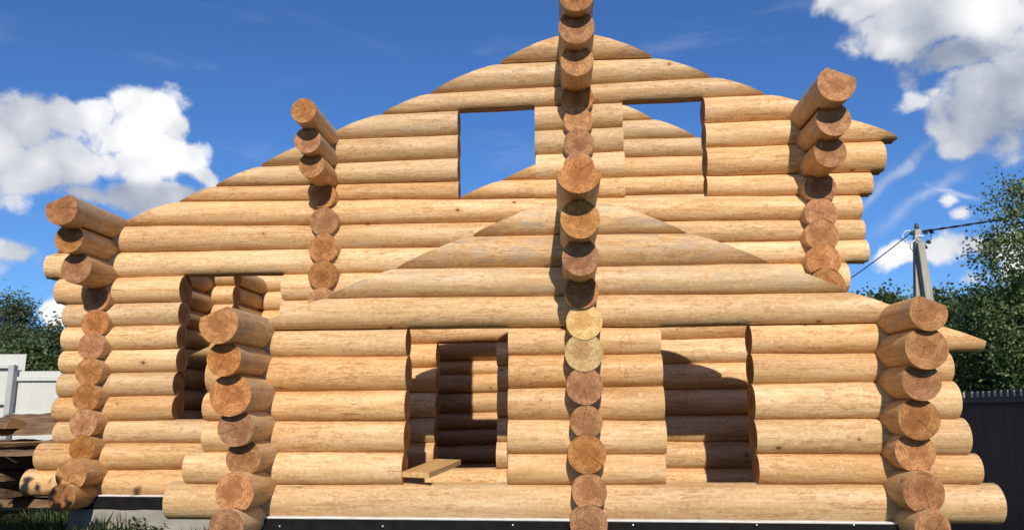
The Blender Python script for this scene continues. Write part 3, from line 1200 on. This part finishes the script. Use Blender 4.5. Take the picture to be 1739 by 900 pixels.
slab_px(-150, 776, 78, 772, 9.55, .30, .07, 'lowest brown slab of the stack, over the dark hollow', flip=True)
slab_px(-120, 756, 104, 748, 9.75, .42, .07, 'broad pale slab with a ragged broken edge above the dark gap', 'plank')
slab_px(-60, 742, 122, 735, 9.9, .34, .09, 'rough brown slab in the middle of the stack', flip=True)
slab_px(-10, 729, 130, 725, 10.05, .32, .10, 'dark bark slab just under the topmost one', 'bark', flip=True)
slab_px(12, 716, 126, 714, 10.2, .34, .10, 'topmost dark bark slab against the white fence', 'bark', flip=True)
slab_px(34, 709, 60, 709, 10.25, .16, .045, 'small orange wood chunk lying on the topmost slab', 'plank', flip=True)
slab_px(-110, 724, 27, 727, 9.85, .40, .12, 'thick pale slab end at the left edge of the picture', 'plank', flip=True, dY=-.1)
ORD = ['first', 'second', 'third', 'fourth', 'fifth', 'sixth', 'seventh', 'eighth']
LV = ['top', 'middle', 'bottom']
zl = .10
for k in range(7):
    for j in range(2):
        a = P(-170 + 13 * k, 800, 10.5 + .4 * j)
        b = P(118 - 6 * (k % 2), 800, 10.5 + .4 * j)
        a.z = b.z = zl + random.uniform(-.01, .01)
        o = slab(a, b, (.40 if k < 5 else .46), .12, M['bark'], flip=True)
        tag(o, 'dark bark slab, %s layer up from the ground, %s row of the shaded stack' % (ORD[k], ('front', 'back')[j]), 'slab', G)
    zl += .125
for k, px in enumerate((-90, 40)):
    p = P(px, 800, 10.3)
    for lv in range(3):
        o = slab((p.x, 9.75, .70 + 0.0 * lv - .22 * lv), (p.x + .05, 11.1, .70 - .22 * lv), .26, .12, M['bark'], flip=True, name='bearer_log')
        tag(o, '%s crosswise bark bearer under the %s end of the slab stack' % (LV[lv], ('left', 'right')[k]), 'slab', G)


# ------------------------------------------------------------------ trees
def tree(name, label, x, y, h, rx, rz, zc, leaf, nclump, per, lw, ll, mat, bark, group, trunk_r=.12, seed=1, spread=.28, droop=0.0, zbase=0.0, flat=0.25):
    rr = random.Random(seed)
    root = empty(name, (x, y, zbase), label, 'tree' if 'bush' not in name else 'bush', group)
    # trunk and limbs
    V, Fc = [], []
    tips = []
    tp = [Vector((0, 0, -.1))]
    for i in range(1, 7):
        tp.append(Vector((rr.uniform(-.05, .05) * h * .3, rr.uniform(-.05, .05) * h * .3, h * .9 * i / 6)))
    tube_vf(tp, [trunk_r * (1 - .88 * i / 6) for i in range(7)], 8, V, Fc)
    clumps = []
    for c in range(nclump):
        while True:
            v = Vector((rr.uniform(-1, 1), rr.uniform(-1, 1), rr.uniform(-1, 1)))
            if 0.15 < v.length < 1.0:
                break
        v *= (rr.uniform(.55, 1.0) ** .5) / max(.55, v.length) if rr.random() < .65 else 1.0
        v *= 1 + .22 * noise.noise(v * 1.9 + Vector((seed * 3.1, 0, 0)))
        clumps.append(Vector((v.x * rx, v.y * rx, zc + v.z * rz)))
    for c in clumps[::max(1, nclump // 26)]:
        zt_ = max(h * .12, min(h * .8, c.z - .35 * math.hypot(c.x, c.y)))
        f = zt_ / (h * .9) * 6
        i = min(5, int(f))
        st = tp[i].lerp(tp[i + 1], f - i)
        mid = st.lerp(c, .55) + Vector((0, 0, .08 * h * rr.uniform(-.3, 1)))
        r0 = trunk_r * (1 - .85 * zt_ / h) * .5
        tube_vf([st, st.lerp(mid, .6), mid, c], [r0, r0 * .75, r0 * .5, r0 * .12], 5, V, Fc)
    link_mesh('trunk', V, Fc, bark, root, smooth=True)
    V, Fc = [], []
    for c in clumps:
        s = spread * rr.uniform(.6, 1.35)
        for k in range(int(per * rr.uniform(.6, 1.3))):
            g_ = Vector((rr.gauss(0, s), rr.gauss(0, s), rr.gauss(0, s * .75)))
            p = c + g_
            if p.z < .03:
                continue
            d = Vector((rr.gauss(0, 1), rr.gauss(0, 1), rr.gauss(-droop, .8))).normalized()
            sd_ = d.cross(Vector((rr.gauss(0, 1), rr.gauss(0, 1), rr.gauss(0, 1)))).normalized()
            nr_ = d.cross(sd_)
            L_, W_ = ll * rr.uniform(.6, 1.25), lw * rr.uniform(.6, 1.2)
            n = len(V)
            fold = nr_ * (W_ * flat)
            V += [tuple(p), tuple(p + d * L_ * .45 + sd_ * W_ + fold), tuple(p + d * L_), tuple(p + d * L_ * .45 - sd_ * W_ + fold)]
            Fc += [(n, n + 1, n + 2), (n, n + 2, n + 3)]
    link_mesh('crown', V, Fc, leaf, root)
    return root


def tree_px(px, ytop, Y, wpx, name, label, leaf, nclump, per, lw, ll, seed, group, bark='tree_bark', zlow=0.0, **kw):
    q = P(px, ytop, Y)
    sc = F_PX / Y
    rx = wpx / sc
    top = q.z
    zc = (top + zlow) / 2
    return tree(name, label, q.x, Y, top, rx, (top - zlow) / 2, zc, leaf, nclump, per, lw, ll, None, M[bark], group, seed=seed, **kw)


TL, TR = 'trees beyond the white fence', 'trees beyond the brown fence'
tree_px(22, 508, 24, 58, 'willow_tree', 'grey-green willow beyond the white fence at the left edge', M['leaf_willow'], 240, 110, .022, .16, 11, TL, spread=.24)
tree_px(-80, 520, 25, 70, 'willow_tree', 'grey-green willow beyond the white gate, mostly outside the picture', M['leaf_willow'], 160, 100, .024, .17, 12, TL, spread=.26)
tree_px(104, 538, 27, 42, 'dark_tree', 'dark leafy tree beside the left corner of the log house', M['leaf_dark'], 150, 110, .05, .12, 13, TL, spread=.26)
tree_px(60, 575, 21, 60, 'dark_bush', 'low dark bush just above the white fence', M['leaf_dark'], 120, 110, .05, .12, 14, TL, spread=.24)
tree_px(1745, 285, 16.5, 105, 'birch_tree', 'near birch with sparse hanging leaves at the right edge', M['leaf_birch'], 330, 60, .032, .08, 21, TR, bark='birch_bark', zlow=0.6, spread=.17, droop=.7, zbase=0)
tree_px(1700, 470, 18.5, 75, 'dark_tree', 'dark leafy tree right above the brown fence', M['leaf_birch'], 170, 150, .04, .095, 22, TR, spread=.20, zlow=.2)
tree_px(1625, 500, 22, 70, 'dark_tree', 'dark leafy tree behind the right corner of the log house', M['leaf_dark'], 150, 160, .05, .12, 23, TR, spread=.26)
tree_px(1760, 470, 21, 90, 'dark_tree', 'dark tree behind the birch at the right edge', M['leaf_dark'], 220, 110, .05, .12, 24, TR, spread=.28)
tree_px(1690, 520, 24, 100, 'dark_tree', 'dark tree filling the gap behind the birch foliage', M['leaf_dark'], 220, 110, .06, .13, 27, TR, spread=.3)
tree_px(1508, 492, 42, 32, 'far_tree', 'distant round tree left of the utility pole', M['leaf_dark'], 120, 110, .10, .22, 25, TR, spread=.42)
tree_px(1550, 496, 44, 36, 'far_tree', 'distant tree right behind the utility pole', M['leaf_dark'], 110, 110, .10, .22, 26, TR, spread=.42)
tree_px(1600, 498, 40, 36, 'far_tree', 'distant tree between the utility pole and the dark trees', M['leaf_dark'], 110, 110, .10, .22, 28, TR, spread=.42)
tree_px(1460, 505, 45, 40, 'far_tree', 'distant tree half hidden behind the right end of the house', M['leaf_dark'], 100, 110, .10, .22, 29, TR, spread=.42)

# ------------------------------------------------------------------ utility pole and cables
YP = 26.0
pb_ = P(1556, 690, YP)
ptop = P(1557, 390, YP)
pole = empty('utility_pole', (pb_.x, YP, 0), 'grey concrete utility pole with a leaning brace behind the house', 'pole')


def taper_bar(name, a, b, wa, wb, mat, parent, depth=1.0):
    a, b = Vector(a), Vector(b)
    V = []
    for e, w in ((a, wa), (b, wb)):
        for (sx, sy) in ((-1, -depth), (1, -depth), (1, depth), (-1, depth)):
            V.append(tuple(e + Vector((sx * w / 2, sy * w / 2, 0))))
    Fc = [(3, 2, 1, 0), (4, 5, 6, 7), (0, 1, 5, 4), (1, 2, 6, 5), (2, 3, 7, 6), (3, 0, 4, 7)]
    o = link_mesh(name, V, Fc, mat, parent)
    bv = o.modifiers.new('bevel', 'BEVEL')
    bv.width = .03
    bv.segments = 2
    return o


zt_ = ptop.z
post = taper_bar('post', (0, 0, -.3), (ptop.x - pb_.x, 0, zt_), .34, .20, M['pole'], pole)
br_t = P(1562, 412, YP - .3)
br_b = P(1575, 500, YP - .3)
dv = (br_b - br_t)
kk = (br_t.z - 0.0) / (br_t.z - br_b.z)
gnd = br_t + dv * kk
taper_bar('brace', gnd - pole.location, br_t - pole.location, .36, .22, M['pole'], pole)
V, Fc = [], []
tube_vf([(ptop.x - pb_.x, 0, zt_ - .02), (ptop.x - pb_.x, 0, zt_ + .08), (ptop.x - pb_.x, 0, zt_ + .17), (ptop.x - pb_.x, 0, zt_ + .22)], [.05, .08, .06, .015], 8, V, Fc)
link_mesh('insulator', V, Fc, M['insulator'], pole, smooth=True)
for zz_ in (.25, .6, .95):
    w = .275 + .0 * zz_
    box('band', ptop.x - pb_.x - w / 2, ptop.x - pb_.x + w / 2, -w / 2, w / 2, zt_ - zz_ - .03, zt_ - zz_ + .03, M['steel'], pole)
for sx, zz_ in ((-.2, .15), (.22, .12), (.42, .1), (.3, .45), (.17, .62)):
    V, Fc = [], []
    x_ = ptop.x - pb_.x + sx
    tube_vf([(x_ - .06, -.08, zt_ - zz_ + .05), (x_, -.1, zt_ - zz_), (x_ + .07, -.08, zt_ - zz_ - .04)], [.045, .07, .03], 6, V, Fc)
    link_mesh('clamp', V, Fc, M['insulator'], pole)


def ring(px, py, rpx, mat, arc=1.0, rad=.016, a0=0.0, name='wire_loop'):
    c = P(px, py, YP - .2) - pole.location
    R = rpx / F_PX * YP
    pts_ = [c + Vector((math.cos(a0 + arc * 2 * math.pi * k / 24) * R, 0.03 * math.sin(k), math.sin(a0 + arc * 2 * math.pi * k / 24) * R)) for k in range(25)]
    V, Fc = [], []
    tube_vf(pts_, [rad] * 25, 5, V, Fc)
    link_mesh(name, V, Fc, mat, pole)


ring(1544, 402, 10.5, M['wire_white'], .82, .022, 1.2)
ring(1568, 400, 13, M['cable'], .5, .012, 3.6)
ring(1557, 418, 11, M['cable'], .4, .012, 2.6)
V, Fc = [], []
q0, q1 = P(1552.5, 420, YP - .2) - pole.location, P(1555, 520, YP - .2) - pole.location
tube_vf([q0, q0.lerp(q1, .5), q1 + (q1 - q0) * .7], [.02] * 3, 5, V, Fc)
link_mesh('down_cable', V, Fc, M['cable'], pole)


def cable(a, b, sag, rad, label, twist=True):
    V, Fc = [], []
    L = (b - a).length
    n = int(L / .12)
    strands = 2 if twist else 1
    for s_ in range(strands):
        pts_ = []
        for i in range(n + 1):
            t = i / n
            p = a.lerp(b, t) - Vector((0, 0, sag * 4 * t * (1 - t)))
            if twist:
                an = t * L / .75 * 2 * math.pi + s_ * math.pi
                p += Vector((0, math.cos(an), math.sin(an))) * rad * .9
            pts_.append(p - a)
        tube_vf(pts_, [rad] * len(pts_), 5, V, Fc)
    o = link_mesh('power_cable', V, Fc, M['cable'], None, a)
    tag(o, label, 'cable', 'overhead power cables')


cable(P(1566, 393, YP - .1), P(2000, 312, YP - 3), .10, .022, 'twisted black cable running from the pole to the upper right')
cable(P(1549, 394, YP - .1), P(1330, 545, YP - 2.5), .12, .019, 'black cable running from the pole down towards the house', False)

# ------------------------------------------------------------------ grass and weeds
V, Fc = [], []
rg = random.Random(5)
for k in range(26000):
    x_ = rg.uniform(-9.5, -2.6)
    y_ = rg.uniform(5.6, 10.5)
    if y_ > 8.5 and x_ > -5.7:
        continue
    dn = noise.noise((x_ * 1.3, y_ * 1.3, 1.0))
    if dn < -.25 + rg.uniform(-.2, .2):
        continue
    h_ = rg.uniform(.04, .13) * (1.2 + dn)
    if y_ > 7.4 and -5.3 < x_ < -2.8:
        h_ *= rg.uniform(1.0, 1.8)
    a_ = rg.uniform(0, 2 * math.pi)
    w_ = rg.uniform(.004, .009)
    ln = rg.uniform(.1, .6) * h_
    z_ = .05 * noise.noise((x_ * .35, y_ * .35, 2.0)) - .025
    dx, dy = math.cos(a_), math.sin(a_)
    n = len(V)
    V += [(x_ - dy * w_, y_ + dx * w_, z_), (x_ + dy * w_, y_ - dx * w_, z_), (x_ + dx * ln * .4 + dy * w_ * .7, y_ + dy * ln * .4 - dx * w_ * .7, z_ + h_ * .6), (x_ + dx * ln, y_ + dy * ln, z_ + h_)]
    Fc += [(n, n + 1, n + 2), (n, n + 2, n + 3)]
gr = link_mesh('grass', V, Fc, M['grass'])
gr['kind'] = 'stuff'
tag(gr, 'patchy green grass in front of the concrete plinth', 'grass')


def weed(px, py, Y, h, nst, seed, label):
    rr = random.Random(seed)
    b = PZ(px, py, 0.0)
    b = P(px, 880, Y)
    V, Fc = [], []
    for s_ in range(nst):
        a_ = rr.uniform(0, 6.28)
        top = Vector((math.cos(a_) * h * .45 * rr.random(), math.sin(a_) * h * .45 * rr.random(), h * rr.uniform(.5, 1)))
        tube_vf([(0, 0, -.03), tuple(top * .5 + Vector((.01, 0, .02))), tuple(top)], [.005, .004, .002], 4, V, Fc)
        for k in range(16):
            t = rr.uniform(.15, 1.05)
            p = top * t
            d = Vector((rr.gauss(0, 1), rr.gauss(0, 1), rr.gauss(.3, .5))).normalized()
            sd_ = d.cross(Vector((rr.gauss(0, .4), rr.gauss(0, .4), 1))).normalized()
            L_ = rr.uniform(.04, .085)
            n = len(V)
            V += [tuple(p), tuple(p + d * L_ * .5 + sd_ * L_ * .24), tuple(p + d * L_), tuple(p + d * L_ * .5 - sd_ * L_ * .24)]
            Fc += [(n, n + 1, n + 2), (n, n + 2, n + 3)]
    o = link_mesh('weed_plant', V, Fc, M['grass'], None, (b.x, Y, -.02))
    tag(o, label, 'plant', 'weeds along the plinth')


weed(232, 890, 8.35, .28, 9, 1, 'leafy weed against the shaded part of the grey plinth')
weed(268, 890, 8.2, .24, 9, 2, 'low leafy weed in front of the sunlit grey plinth')
weed(318, 895, 7.7, .2, 8, 3, 'weed under the overhanging front log end')
weed(345, 895, 7.4, .24, 9, 4, 'weed next to the lowest log end of the front left corner')
weed(85, 885, 8.0, .22, 9, 5, 'weed under the far left log corner')

# ------------------------------------------------------------------ unseen bushes added beside the camera to shade the lower left
tree('shade_bush', 'leafy bush added out of view left of the photographer to cast shade', -6.0, 4.2, 3.0, 1.25, 2.1, 0.95, M['leaf_dark'], 260, 110, .06, .13, None, M['tree_bark'], 'unseen bushes added for their shade', seed=41, spread=.2)
tree('shade_bush', 'taller leafy bush added out of view further left to cast shade', -8.6, 4.4, 4.0, 1.7, 2.6, 1.25, M['leaf_dark'], 300, 110, .06, .14, None, M['tree_bark'], 'unseen bushes added for their shade', seed=42, spread=.24)
